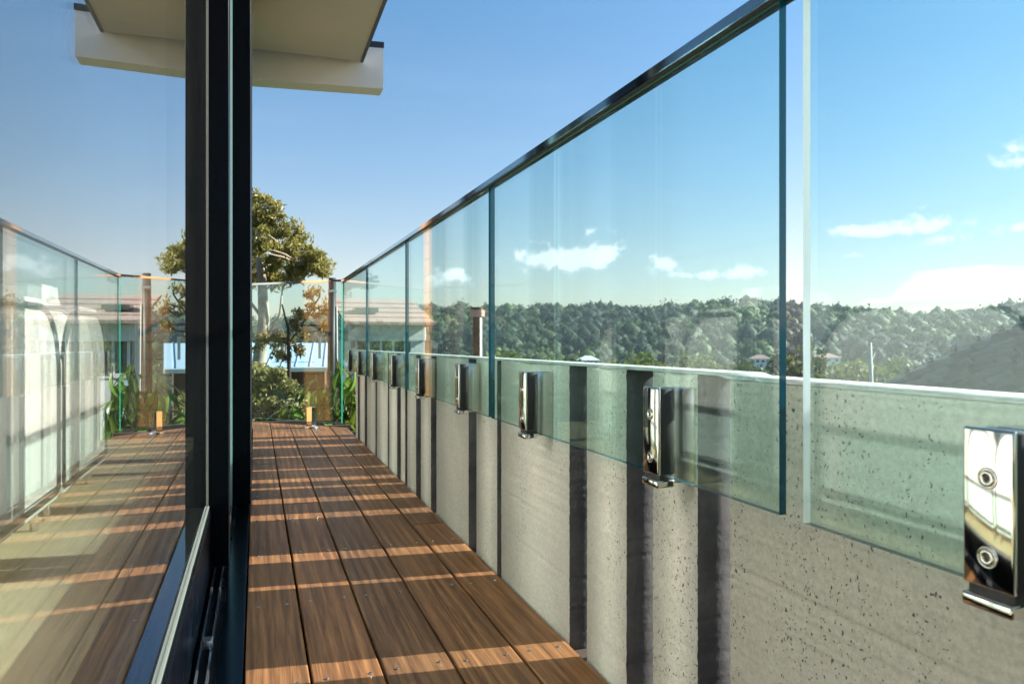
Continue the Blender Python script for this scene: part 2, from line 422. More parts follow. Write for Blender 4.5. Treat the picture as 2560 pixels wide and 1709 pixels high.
# ------------------------------------------------------------------ deck
deck = bpy.data.objects.new('deck', None); COL.objects.link(deck); tag(deck, kind='structure')
def end_y(x): return 5.59 + (0.637 - x) * .96        # deck ends on a slanting line
gaps = [-.020, .1005, .2367, .3757, .5140, .6340]
cuts = {0: [4.1], 1: [3.08], 2: [4.55], 3: [3.75], 4: [2.6, 5.0]}
def plank(x0, x1, y0, y1, slant=False):
    if slant: pts = [(x0, y0), (x1, y0), (x1, end_y(x1)), (x0, end_y(x0))]
    else: pts = [(x0, y0), (x1, y0), (x1, y1), (x0, y1)]
    h = random.uniform(-.0006, .0006)
    return prism('plank', pts, -.022, h, M['wood'], deck, bevel=.0018)
JOIST = [1.475 + .45 * k for k in range(-6, 12)]
bm = bmesh.new(); bmesh.ops.create_cone(bm, cap_ends=True, segments=12, radius1=.0042, radius2=.0038, depth=.0012)
screw_me = mesh_bm('screw', bm); screw_me.materials.append(M['steel_satin']); screw_me.materials.append(M['socket'])
bm = bmesh.new(); bm.from_mesh(screw_me)
bmesh.ops.create_cone(bm, cap_ends=True, segments=6, radius1=.0017, radius2=.0017, depth=.0004, matrix=Matrix.Translation((0, 0, .0008)))
for f in bm.faces:
    if f.calc_center_median().z > .0007: f.material_index = 1
bm.to_mesh(screw_me); bm.free()
for i in range(5):
    x0, x1 = gaps[i] + (.003 if i else 0), gaps[i + 1] - .003
    ys = [-1.6] + cuts[i] + [None]
    for a, b in zip(ys, ys[1:]):
        p = plank(x0, x1, a + (.0 if a < 0 else .0015), (b or 0) - .0015, b is None)
        for jy in JOIST[6:13]:
            if a < jy < (b or 5.4):
                for sx in (x0 + .024, x1 - .024):
                    s = link('screw', screw_me, None, p, (sx + random.uniform(-.002, .002), jy + random.uniform(-.006, .006), .0012)); s.rotation_euler.z = random.random() * 3
for k in range(1, 12):          # boards that carry on round the end of the house
    x1 = gaps[0] - .003 - (k - 1) * .138; x0 = x1 - .132
    plank(x0, x1, 5.712, 0, True)
bm = bmesh.new()
for jy in JOIST: bm_box(bm, -1.5 if jy > 5.7 else -.02, .70, jy - .022, jy + .022, -.14, -.0225)
link('joist', mesh_bm('joist', bm), M['joist'], deck)
box('gap_dark_sheet', (-1.6, .72, -1.6, 5.5, -.20, -.141), M['joist'], deck)  # added dark sheet below the joists that keeps the board gaps dark

# ------------------------------------------------------------------ slotted concrete wall
XW, WT = 0.640, 0.075
slots = [(.915, .998), (1.135, 1.231), (1.405, 1.495), (1.972, 2.009), (2.218, 2.308), (2.758, 2.851), (3.040, 3.136), (3.332, 3.380), (3.493, 3.585), (3.816, 3.857), (4.224, 4.276), (4.616, 4.716), (4.958, 5.055)]
WEND = 5.16
def top_z(y): return .596 if y < .93 else .600 - .0066 * (y - .9)
wall = thing('concrete_wall', 'low raw concrete wall with tall narrow slots along the timber deck', 'wall', (XW, 2, 0))
wall.location = (0, 0, 0)
edges = [-1.6] + [v for s in slots for v in s] + [WEND]
for a, b in zip(edges[::2], edges[1::2]):
    n = 110
    verts = []; faces = []; mi = []
    jit = [[(mnoise.noise(Vector((a * 9 + e * 5, k * .83, e))) * .0022 + max(0, mnoise.noise(Vector((a * 3 + e, k * .31, 7)))) * .0045 * (1 - 2 * e) * .8) * (e >= 0) for k in range(n + 1)] for e in (0, 1)]
    for k in range(n + 1):
        z0 = -.03 + .0 * k
        for e, yy in ((0, a), (1, b)):
            y = yy + jit[e][k] * (1 if (e == 1 or a > 0) else 0)
            tz = top_z((a + b) / 2) - .0045 + .0066 * ((a + b) / 2 - y) * (a > 0)
            z = z0 + (tz - z0) * k / n
            verts.append((XW, y, z)); verts.append((XW + WT, yy, z))
    # ring per level: near-front, near-back, far-front, far-back
    for k in range(n):
        o, q = 4 * k, 4 * k + 4
        faces.append((o, q, q + 2, o + 2)); mi.append(0)              # inner face
        faces.append((o + 1, o + 3, q + 3, q + 1)); mi.append(0)      # outer face
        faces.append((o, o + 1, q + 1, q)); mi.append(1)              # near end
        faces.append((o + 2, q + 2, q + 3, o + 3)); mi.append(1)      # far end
    o = 4 * n
    faces.append((o, o + 1, o + 3, o + 2)); mi.append(0)
    faces.append((0, 2, 3, 1)); mi.append(0)
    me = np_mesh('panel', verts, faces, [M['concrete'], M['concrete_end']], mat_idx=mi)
    bm = bmesh.new(); bm.from_mesh(me); bmesh.ops.recalc_face_normals(bm, faces=bm.faces[:]); bm.to_mesh(me); bm.free()
    link('panel', me, None, wall)
def coping(y0, y1, step):
    n = int((y1 - y0) / .02) + 2
    verts = []; faces = []
    for i in range(n):
        y = y0 + (y1 - y0) * i / (n - 1); z = top_z(y if y > .95 or step else .5)
        zb = z - .004
        j = mnoise.noise(Vector((y * 31, 1, 0))) * .0016 + mnoise.noise(Vector((y * 9, 2, 0))) * .0015; jz = mnoise.noise(Vector((y * 23, 5, 0))) * .0018
        verts += [(XW - .0012, y, zb), (XW - .0008 + j, y, z + jz), (XW + WT + .002, y, z), (XW + WT + .002, y, zb - .001)]
    for i in range(n - 1):
        for k in range(4):
            faces.append((4 * i + k, 4 * i + (k + 1) % 4, 4 * i + 4 + (k + 1) % 4, 4 * i + 4 + k))
    e = 4 * (n - 1); faces += [(0, 3, 2, 1), (e, e + 1, e + 2, e + 3)]
    me = np_mesh('coping', verts, faces, [M['mortar']])
    bm = bmesh.new(); bm.from_mesh(me); bmesh.ops.recalc_face_normals(bm, faces=bm.faces[:]); bm.to_mesh(me); bm.free()
    link('coping', me, None, wall)
coping(-1.6, .86, False); coping(.862, WEND, True)
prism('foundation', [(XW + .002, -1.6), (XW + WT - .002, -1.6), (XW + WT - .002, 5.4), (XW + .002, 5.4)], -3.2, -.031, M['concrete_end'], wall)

# ------------------------------------------------------------------ glass balustrade on the wall
GX0, GX1 = .584, .594
bal = thing('balustrade', 'frameless glass balustrade with polished steel top rail clamped to the concrete wall', 'balustrade')
pane_edges = [(-.46, .697), (.738, 1.885), (1.908, 3.060), (3.083, 4.235), (4.258, 5.452)]
def pane_mesh(name, y0, y1, z0, z1, x0=GX0, x1=GX1, ed=1):
    bm = bmesh.new(); vs, fs = bm_box(bm, x0, x1, y0, y1, z0, z1)
    for i, f in enumerate(fs): f.material_index = 0 if i in (3, 5) else ed
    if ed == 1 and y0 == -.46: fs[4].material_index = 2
    return mesh_bm(name, bm)
for k, (a, b) in enumerate(pane_edges):
    me = pane_mesh('glass_pane', a, b, .442, 1.0500)
    me.materials.append(M['pane']); me.materials.append(M['pane_edge'])
    if k == 0:      # far edge of the near pane: its caught light is painted as white
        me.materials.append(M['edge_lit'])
    link('glass_pane', me, None, bal)
# top rail
bm = bmesh.new(); bm_box(bm, .574, .604, -.9, 5.475, 1.0502, 1.0665)
bmesh.ops.bevel(bm, geom=[e for e in bm.edges if abs(e.verts[0].co.y - e.verts[1].co.y) > 1], offset=.0016, segments=2, affect='EDGES')
link('top_rail', mesh_bm('top_rail', bm), M['rail'], bal)
bm = bmesh.new(); bm_box(bm, .5772, .5838, -.9, 5.46, 1.0480, 1.0500); bm_box(bm, .5942, .6008, -.9, 5.46, 1.0480, 1.0500)
link('rail_gasket', mesh_bm('rail_gasket', bm), M['rubber'], bal)

# clamps: rear block on the wall, polished cover plate, two socket screws, bottom lip
CZ0, CZ1, CW = .428, .576, .046
def clamp_parts():
    def bb(b, bev, segs=3):
        bm = bmesh.new(); bm_box(bm, *b); bmesh.ops.bevel(bm, geom=bm.edges[:], offset=bev, segments=segs, affect='EDGES', profile=.5)
        me = mesh_bm('m', bm); me.shade_smooth()
        try: me.set_sharp_from_angle(angle=R(50))
        except Exception: pass
        return me
    h = CW / 2
    back = bb((.5998, XW - .0005, -h + .006, h - .006, CZ0 + .002, CZ1 - .001), .002)
    bm = bmesh.new()      # cover plate: slightly dished skin round a thicker rim
    bm_box(bm, .5700, .5755, -h, h, CZ0 + .016, CZ1)
    bmesh.ops.bevel(bm, geom=bm.edges[:], offset=.0022, segments=3, affect='EDGES', profile=.5)
    cover = mesh_bm('cover', bm); cover.shade_smooth()
    try: cover.set_sharp_from_angle(angle=R(50))
    except Exception: pass
    lip = bb((.5680, .5990, -h - .0005, h + .0005, CZ0 - .003, CZ0 + .009), .003)
    neck = bb((.5740, .5990, -h + .002, h - .002, CZ0 + .006, CZ0 + .020), .001, 1)
    gask = bb((.5753, .6000, -h + .0012, h - .0012, CZ0 + .0185, CZ1 - .002), .0006, 1)
    def ringmesh(prof):
        bm = bmesh.new(); S = 28; rings = []
        for r, x in prof: rings.append([bm.verts.new((x, r * math.cos(2 * math.pi * k / S), r * math.sin(2 * math.pi * k / S))) for k in range(S)])
        for q in range(len(rings) - 1):
            for k in range(S):
                f = bm.faces.new((rings[q][k], rings[q][(k + 1) % S], rings[q + 1][(k + 1) % S], rings[q + 1][k])); f.smooth = True
        return bm, rings
    bm, rg = ringmesh([(.0092, .5700), (.0088, .5690), (.0078, .5693), (.0072, .5705)])
    ring = mesh_bm('ring', bm)
    bm, rg = ringmesh([(.0071, .5699), (.0068, .5688), (.0052, .5682), (.0030, .5684), (.0026, .5697)])
    f = bm.faces.new(rg[-1])
    scr = mesh_bm('scr', bm)
    bm = bmesh.new(); bmesh.ops.create_cone(bm, cap_ends=True, segments=6, radius1=.0027, radius2=.0027, depth=.0006, matrix=Matrix.Translation((.5692, 0, 0)) @ Matrix.Rotation(R(90), 4, 'Y'))
    sock = mesh_bm('sock', bm)
    return dict(back=back, cover=cover, lip=lip, neck=neck, gask=gask, ring=ring, scr=scr, sock=sock)
CP = clamp_parts()
for k, m in (('back', 'steel_satin'), ('cover', 'steel'), ('lip', 'steel'), ('neck', 'rubber'), ('gask', 'rubber'), ('ring', 'steel'), ('scr', 'steel_satin'), ('sock', 'socket')): CP[k].materials.append(M[m])
clamp_y = [-.17, .460, 1.019, 1.605, 2.19, 2.78, 3.365, 3.95, 4.54, 5.02]
for y in clamp_y:
    c = link('clamp', CP['back'], None, bal, (0, y, 0))
    link('cover_plate', CP['cover'], None, c); link('bottom_lip', CP['lip'], None, c); link('neck', CP['neck'], None, c); link('gasket', CP['gask'], None, c)
    for z in (.535, .470):
        # screw, its recess ring and socket are small and share one height
        link('screw', CP['scr'], None, c, (0, 0, z)); link('screw_recess', CP['ring'], None, c, (0, 0, z)); link('hex_socket', CP['sock'], None, c, (0, 0, z))

# ------------------------------------------------------------------ end balustrade across the deck end
endb = thing('end_balustrade', 'glass balustrade on short steel spigots closing the slanting far end of the deck', 'balustrade', (.59, 5.47, 0))
endb.rotation_euler = (0, 0, R(45))        # local +Y runs along the slant
for a, b in ((.012, 1.18), (1.205, 2.38)):
    bm = bmesh.new(); vs, fs = bm_box(bm, -.005, .005, a, b, .045, 1.056)
    for i, f in enumerate(fs): f.material_index = 0 if i in (3, 5) else 1
    me = mesh_bm('glass_pane', bm); me.materials.append(M['pane']); me.materials.append(principled('glass_edge_green', (.01, .22, .14), .15, 0, .6))
    link('glass_pane', me, None, endb)
bm = bmesh.new(); bm_box(bm, -.016, .016, .0, 2.5, 1.057, 1.071)
bmesh.ops.bevel(bm, geom=[e for e in bm.edges if abs(e.verts[0].co.y - e.verts[1].co.y) > 1], offset=.003, segments=2, affect='EDGES')
link('top_rail', mesh_bm('top_rail', bm), M['steel'], endb)
sp_me = None
for y in (.29, .94, 1.5, 2.1):
    if sp_me is None:
        bm = bmesh.new(); bm_box(bm, -.026, -.006, -.024, .024, .006, .150); bm_box(bm, .006, .026, -.024, .024, .006, .150); bm_box(bm, -.026, .026, -.024, .024, .006, .030)
        bmesh.ops.bevel(bm, geom=bm.edges[:], offset=.002, segments=2, affect='EDGES')
        sp_me = mesh_bm('spigot', bm); sp_me.materials.append(M['steel'])
        bm = bmesh.new(); bmesh.ops.create_cone(bm, cap_ends=True, segments=28, radius1=.048, radius2=.046, depth=.008, matrix=Matrix.Translation((0, 0, .0052))); bp_me = mesh_bm('base_plate', bm); bp_me.materials.append(M['steel'])
    s = link('spigot', sp_me, None, endb, (0, y, 0)); link('base_plate', bp_me, None, s)

# ------------------------------------------------------------------ the house: doors, sill, soffit, end wall
XM = -.130
house = thing('house', 'house side with black framed glass doors under a broad flat pale eave', 'house')
box('door_sill', (-.073, -.024, -1.6, 5.42, -.05, -.001), M['sill'], house, .001, 1)
box('sill_track', (-.330, -.0735, -1.6, 5.42, -.06, -.006), M['black'], house)
for x in (-.108, -.088): box('track_rail', (x - .002, x + .002, -1.6, 5.42, -.005, .009), M['track'], house)
# boards of the end wall by the door
for k in range(24):
    z = .0 + k * .125
    box('cladding_board', (-.30, -.052, 5.50, 5.70, z, z + .121), M['timber'], house, .002, 1)
box('wall_core', (-.296, -.062, 5.503, 5.692, -2.7, 2.99), M['joist'], house)
EX = .837
box('roof', (-6.2, EX - .002, -2.5, 6.33, 2.962, 3.30), M['flash'], house)
box('soffit', (-6.2, EX, -2.5, 6.318, 2.950, 2.961), M['soffit'], house)
box('edge_trim', (EX - .018, EX + .006, -2.5, 6.318, 2.940, 2.9495), M['flash'], house)
# eave beam across the end, a touch out of square
def slant_box(name, x0, x1, yof, z0, z1, mat, parent, thick):
    k = .10
    pts = [(x0, yof + k * (1.01 - x0)), (x1, yof + k * (1.01 - x1)), (x1, yof + thick + k * (1.01 - x1)), (x0, yof + thick + k * (1.01 - x0))]
    return prism(name, pts, z0, z1, mat, parent, .002)
slant_box('eave_beam', -6.2, 1.011, 6.322, 2.744, 3.085, M['beam_paint'], house, .19)
slant_box('beam_cap', -6.2, 1.017, 6.316, 3.087, 3.135, M['flash'], house, .202)
# room behind the glass
tag(box('floor', (-5.2, -.332, -2.4, 5.43, -.06, 0), M['int_floor']), kind='structure')
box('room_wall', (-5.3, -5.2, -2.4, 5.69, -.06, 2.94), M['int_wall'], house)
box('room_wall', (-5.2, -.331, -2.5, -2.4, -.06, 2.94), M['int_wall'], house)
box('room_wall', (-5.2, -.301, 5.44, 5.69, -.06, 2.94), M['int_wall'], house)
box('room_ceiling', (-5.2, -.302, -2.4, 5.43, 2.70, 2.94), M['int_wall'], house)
box('door_head', (-.300, -.030, -2.4, 5.435, 2.42, 2.945), M['black'], house)
box('under_floor', (-5.3, -.03, -2.5, 5.69, -2.8, -.061), M['render_white'], house)

def door(label, y0, y1, xg, st0, st1, xi, xo, z_rail, near_stile=True):
    """glass plane xg, stiles from xi to xo in depth"""
    t = thing('sliding_door', label, 'sliding door', (0, 0, 0), 'sliding glass doors of the house')
    me = pane_mesh('glass_pane', y0 + .01, y1 - .002, z_rail, 2.38, xg - .024, xg, 1)
    me.materials.append(M['door_glass']); me.materials.append(M['rubber'])
    link('glass_pane', me, None, t)
    if st1: box('stile', (xi, xo, y1, y1 + st1, .004, 2.415), M['black'], t, .0015, 1)
    if st0: box('stile', (xi, xo, y0 - st0 + .01, y0 + .0095, .004, 2.415), M['black'], t, .0015, 1)
    box('bottom_rail', (xi, xg + .012, y0 + .0105, y1 - .0005, .012, z_rail - .004), M['black'], t, .0015, 1)
    box('top_rail', (xi, xg + .012, y0 + .0105, y1 - .0005, 2.3805, 2.415), M['black'], t)
    box('seal', (xg + .0003, xg + .0055, y0 + .0105, y1 - .0005, z_rail - .0035, z_rail + .0035), M['seal'], t, .001, 1)
    box('seal', (xg + .0003, xg + .003, y1 - .0045, y1 - .0006, z_rail + .004, 2.38), M['seal'], t)
    return t
door('near sliding door, its mirror-like glass beside the camera and thick black end stile', -1.55, 2.28, XM, 0, .115, -.165, -.073, .176)
door('second sliding door, mostly hidden behind the first black stile', 2.51, 3.93, XM, .112, .07, -.165, -.078, .176)
t3 = door('outer sliding door, whose black stile stands closest to the timber boards', 3.235, 4.30, -.052, .135, .10, -.086, -.020, .13)
box('interlock', (-.100, -.0865, 3.09, 3.105, .004, 2.40), M['pane_edge_pale'], t3)
box('corner_bead', (-.0199, -.0165, 3.112, 3.118, .004, 2.41), M['track'], t3)
door('last sliding door at the end of the house beside the timber cladding', 4.42, 5.35, -.100, .10, .085, -.13, -.060, .13)
latch = tag(box('track_stop', (-.104, -.084, 1.66, 1.69, .010, .030), M['steel_satin'], None, .002), 'small steel stop block standing in the sliding door track', 'door stop')

# ------------------------------------------------------------------ white armchairs seen through the glass
def armchair(y0, y1, label):
    w = y1 - y0; yc = (y0 + y1) / 2
    t = thing('armchair', label, 'armchair', (-.98, yc, 0), 'white armchairs behind the glass')
    def slab(name, x0, x1, hw, z0, z1, rad, bev, mat=M['leather']):
        pts = []
        for cx_, cz_, a0, rr in ((hw - rad, z1 - rad, 0, rad), (-hw + rad, z1 - rad, 90, rad), (-hw + .03, z0 + .03, 180, .03), (hw - .03, z0 + .03, 270, .03)):
            for s in range(7):
                a = R(a0 + 90 * s / 6); pts.append((cx_ + rr * math.cos(a), cz_ + rr * math.sin(a)))
        bm = bmesh.new(); A = [bm.verts.new((x1, p, q)) for p, q in pts]; B = [bm.verts.new((x0, p, q)) for p, q in pts]
        n = len(pts); f1 = bm.faces.new(A); f2 = bm.faces.new(B[::-1])
        for i in range(n): bm.faces.new((A[i], B[i], B[(i + 1) % n], A[(i + 1) % n]))
        bmesh.ops.bevel(bm, geom=list(f1.edges) + list(f2.edges), offset=bev, segments=4, affect='EDGES', profile=.5)
        bmesh.ops.recalc_face_normals(bm, faces=bm.faces[:])
        me = mesh_bm(name, bm, True); o = link(name, me, mat, t)
        try: me.set_sharp_from_angle(angle=R(60))
        except Exception: pass
        return o, pts
    hw = w / 2 + .008
    back, pts = slab('backrest', .11, .33, hw, .10, .775, .24, .045)
    off = [(.305, p * (1 + .004 / abs(hw)), q * 1.0) for p, q in pts]
    # piping follows the edge of the back
    bm = bmesh.new(); tube_into(bm, [(.330, p * .93, .44 + (q - .44) * .93) for p, q in pts] + [(.330, pts[0][0] * .93, .44 + (pts[0][1] - .44) * .93)], .011, 6, cap=False)
    link('piping', mesh_bm('piping', bm), M['piping'], back)
    slab('seat', -.42, .10, hw, .12, .42, .08, .04)
    slab('cushion', .02, .20, hw * .62, .45, .86, .14, .06)
    for s in (-1, 1):
        slabo = box('arm', (-.40, .095, s * hw - (.10 if s > 0 else 0), s * hw + (.10 if s < 0 else 0), .14, .60), M['leather'], t, .04, 4)
        for x in (.27, -.36): tube('leg', [(x, s * (hw - .07), 0), (x, s * (hw - .07), .125)], .014, M['chrome'], t)
    return t
armchair(.41, 1.25, 'white leather armchair behind the glass, mirrored in the largest steel clamp')
armchair(1.28, 2.12, 'white leather armchair second from the end, seen only as a reflection in the second clamp')
armchair(2.15, 2.99, 'white leather armchair with dark piping cut by the left picture edge')
armchair(3.02, 3.86, 'white leather armchair standing beside the first black door stile')

# ------------------------------------------------------------------ trees and shrubs
def leaves_np(centres, radii, counts, ll, lw, rng, droop=.6, tone_of=None):
    Vs, Fs, Ts = [], [], []
    base = 0
    for c, r, n in zip(centres, radii, counts):
        p = rng.normal(size=(n, 3)); p /= np.linalg.norm(p, axis=1)[:, None]
        rad = rng.random(n) ** .7 * 1.3
        p = p * rad[:, None] * np.asarray(r) + np.asarray(c)
        d = rng.normal(size=(n, 3)); d[:, 2] -= droop * 1.5; d /= np.linalg.norm(d, axis=1)[:, None]
        s = np.cross(d, rng.normal(size=(n, 3))); s /= np.linalg.norm(s, axis=1)[:, None]
        l = ll * rng.uniform(.6, 1.3, n)[:, None]; w_ = lw * rng.uniform(.7, 1.3, n)[:, None]
        q = np.stack([p - d * l / 2, p + s * w_ / 2, p + d * l / 2, p - s * w_ / 2], 1)
        Vs.append(q.reshape(-1, 3)); idx = np.arange(n * 4).reshape(-1, 4) + base; Fs.append(idx); base += n * 4
        tn = np.clip(rng.normal(.5, .2, n) + rng.normal(0, .12), 0, 1); Ts.append(np.repeat(tn, 4))
    return np.concatenate(Vs), np.concatenate(Fs), np.concatenate(Ts)
def bent(a, b, sag=.08, n=6, rng=random):
    a, b = Vector(a), Vector(b); L_ = (b - a).length
    o = Vector((rng.uniform(-1, 1), rng.uniform(-1, 1), rng.uniform(-.3, .6))) * L_ * sag
    return [a.lerp(b, t) + o * math.sin(math.pi * t) for t in (i / (n - 1) for i in range(n))]

def picture_tree(name, label, cat, base, trunks, lobes, D, mat, bark, leaf, per, droop=.6, seed=1, parent_group=None, clump=.33, dens=1.0, trk=.085):
    rng = np.random.default_rng(seed); rr = random.Random(seed)
    t = thing(name, label, cat, base, parent_group); B = Vector(base)
    bm = bmesh.new()
    tops = []
    for tr in trunks:
        pts = [p - B for p in tr]; n = len(pts)
        r0 = trk * (pts[0] - pts[-1]).length / 4.0
        fine = []
        for a, b in zip(pts, pts[1:]):
            fine += [a.lerp(b, k / 3) for k in range(3)]
        fine.append(pts[-1])
        tube_into(bm, fine, [max(.015, r0 * (1 - .8 * i / len(fine))) for i in range(len(fine))], 9)
        tops.append(fine)
    C, Rr, N = [], [], []
    for (c, r) in lobes:
        c = c - B
        k = max(3, int(15 * (r / .5) ** 1.7 * dens))
        for _ in range(k):
            v = Vector([rr.gauss(0, 1) for _ in range(3)]).normalized() * r * (rr.random() ** .4)
            v.z *= .85
            cc = c + v; cr = clump * rr.uniform(.55, 1.2)
            C.append(tuple(cc)); Rr.append((cr, cr, cr * .7)); N.append(int(per * rr.uniform(.6, 1.3)))
            if rr.random() < .4:
                best = min((p for f in tops for p in f), key=lambda p: (p - cc).length + max(0, p.z - cc.z) * 2)
                tube_into(bm, bent(best, cc, .12, 5, rr), [.03 * r + .012, .026 * r + .01, .02, .013, .006], 5)
    bmesh.ops.recalc_face_normals(bm, faces=bm.faces[:])
    link('trunk', mesh_bm('trunk', bm), bark, t)
    V_, F_, T_ = leaves_np(C, Rr, N, leaf[0], leaf[1], rng, droop)
    link('crown', np_mesh('crown', V_, F_, [mat], T_), None, t)
    return t
def lobes_px(lst, D):
    out = []
    for px, py, rp, *dd in lst:
        d = D + (dd[0] if dd else 0); out.append((at(px, py, d), rp / F_PX * d))
    return out
D1 = 16.0
gb = at(655, 905, D1); gb.z = ground_z(gb.x, gb.y)
tr1 = [gb, at(648, 905, D1), at(660, 800, D1), at(655, 700, D1), at(640, 600, D1), at(655, 545, D1)]
tr2 = [at(655, 860, D1), at(700, 790, D1), at(706, 720, D1), at(745, 660, D1 - .3)]
tr3 = [at(652, 790, D1), at(600, 720, D1), at(560, 640, D1 + .4)]
lob = lobes_px([(655, 530, 38), (690, 560, 34), (640, 580, 45, .4), (725, 590, 36), (705, 640, 45, -.4), (760, 640, 36), (790, 660, 34, -.3), (650, 660, 45, .6), (740, 690, 36), (805, 665, 22), (600, 560, 50, .8), (560, 620, 60, .5), (590, 690, 60, .8), (520, 680, 50), (680, 700, 30, .6),
                (660, 610, 40, -1.0), (620, 500, 40, .8)], D1)
picture_tree('gum_tree', 'tall olive-green gum tree with pale trunk beyond the deck end', 'tree', gb, [tr1, tr2, tr3], lob, D1, M['gum'], M['bark'], (.12, .036), 130, seed=3, dens=1.6, clump=.17)
D2 = 14.5
gb2 = at(735, 900, D2); gb2.z = ground_z(gb2.x, gb2.y)
picture_tree('gum_tree', 'slim russet-leaved young gum in front of the tall gum tree', 'tree', gb2,
             [[gb2, at(722, 900, D2), at(720, 820, D2), at(705, 760, D2)], [at(720, 860, D2), at(770, 790, D2), at(800, 740, D2)]],
             lobes_px([(790, 735, 22), (770, 780, 26), (805, 775, 18), (815, 815, 22), (740, 800, 24), (720, 850, 26, .3), (755, 830, 26), (690, 840, 22, .2), (700, 890, 22), (660, 860, 28, .4), (740, 880, 20)], D2),
             D2, M['gum_dry'], M['bark_dark'], (.10, .032), 85, seed=5, clump=.14, dens=1.4, trk=.035)
D3 = 8.6
gb3 = at(680, 1000, D3); gb3.z = ground_z(gb3.x, gb3.y)
picture_tree('garden_bush', 'dense straw-coloured bush crowding the glass at the deck end', 'bush', gb3,
             [[gb3, at(680, 1010, D3), at(672, 960, D3)], [gb3, at(720, 980, D3)], [gb3, at(620, 980, D3)]],
             lobes_px([(640, 970, 40), (680, 940, 36), (720, 960, 34), (650, 1020, 44), (700, 1020, 44), (735, 1010, 36), (600, 1000, 50), (660, 1080, 60), (730, 1080, 50), (560, 960, 50), (620, 930, 30)], D3),
             D3, M['bush'], M['bark_dark'], (.06, .028), 200, .2, 9, clump=.12, dens=2.6)

def leaf_blade(length, width, curl, seed):
    rr = random.Random(seed); n = 6; v = []; f = []
    for i in range(n + 1):
        t = i / n; w_ = width * math.sin(math.pi * min(1, t * .93 + .06)) ** .8 * .5
        y = length * (math.sin(curl * t) / curl); z = -length * (1 - math.cos(curl * t)) / curl
        v += [(-w_, y, z + w_ * .35), (0, y, z), (w_, y, z + w_ * .35)]
    for i in range(n):
        a = 3 * i; f += [(a, a + 1, a + 4, a + 3), (a + 1, a + 2, a + 5, a + 4)]
    return np_mesh('leaf', v, f, [M['long_leaf']], [rr.random()] * len(v), smooth=True)
LEAVES = [leaf_blade(random.uniform(.15, .23), random.uniform(.035, .052), random.uniform(.6, 1.5), s) for s in range(10)]
def leafy_shrub(label, px, py_top, D, spread, nst, seed):
    rr = random.Random(seed)
    top = at(px, py_top, D); base = Vector((top.x, top.y, ground_z(top.x, top.y)))
    t = thing('leafy_shrub', label, 'shrub', base, 'long-leaved shrubs by the deck end')
    H_ = top.z - base.z
    for s in range(nst):
        a = rr.random() * 6.28; r = spread * math.sqrt(rr.random())
        tip = Vector((r * math.cos(a), r * math.sin(a), H_ * rr.uniform(.78, 1.0)))
        pts = bent((r * .15 * math.cos(a), r * .15 * math.sin(a), 0), tip, .05, 12, rr)
        tube('stem', pts, [.014 - .0009 * i for i in range(12)], M['bark_dark'], t, 5)
        for k in range(14):
            f = .80 + .20 * (k + rr.random()) / 14; i = f * 11; i0 = min(10, int(i)); p = pts[i0].lerp(pts[i0 + 1], i - i0)
            o = link('leaf', rr.choice(LEAVES), None, t, p)
            o.rotation_euler = (rr.uniform(-1.25, .15), rr.uniform(-.4, .4), rr.random() * 6.28); k_ = rr.uniform(.9, 1.45); o.scale = (k_, k_, k_)
    return t
leafy_shrub('dark green shrub with long drooping leaves against the wall corner', 842, 890, 6.45, .22, 20, 1)
leafy_shrub('low thin long-leaved shrub in front of the straw-coloured bush by the steel spigot', 748, 985, 6.9, .16, 12, 5)
leafy_shrub('looser long-leaved shrub between the corner shrub and the steel spigot', 788, 945, 6.75, .24, 18, 2)

# wooded hillside: a far mass of crowns, one object
def ico(sub, seed):
    bm = bmesh.new(); bmesh.ops.create_icosphere(bm, subdivisions=sub, radius=1)
    for v in bm.verts:
        k = 1 + .30 * mnoise.noise(v.co * 1.7 + Vector((seed, 0, 0))) + .22 * mnoise.noise(v.co * 4 + Vector((0, seed, 0)))
        v.co *= k
    bm.verts.index_update()
    vv = np.array([v.co[:] for v in bm.verts]); ff = np.array([[v.index for v in f.verts] for f in bm.faces]); bm.free()
    return vv, ff
protos = []
for s in range(6):
    vv, ff = ico(2 if s < 0 else 1, s * 3.1)
    rg = np.random.default_rng(s); n = 70
    p = rg.normal(size=(n, 3)); p /= np.linalg.norm(p, axis=1)[:, None]; p[:, 2] = np.abs(p[:, 2]) * 1.0 - .15
    p *= rg.uniform(.85, 1.22, n)[:, None]
    q = p[:, None, :] + rg.normal(size=(n, 3, 3)) * .11
    vv2 = np.concatenate([vv * .93, q.reshape(-1, 3)]); ff2 = np.concatenate([ff, np.arange(3 * n).reshape(-1, 3) + len(vv)])
    tone = np.concatenate([np.full(len(vv), -.12), np.repeat(rg.uniform(-.15, .3, n), 3)])
    protos.append((vv2, ff2, tone))
VV, FF, TT = [], [], []; base_i = 0
rg = np.random.default_rng(11)
cnt = 0
skip = [(at(2090, 925, 430), 34), (at(1455, 925, 420), 26), (at(1760, 925, 430), 14)]
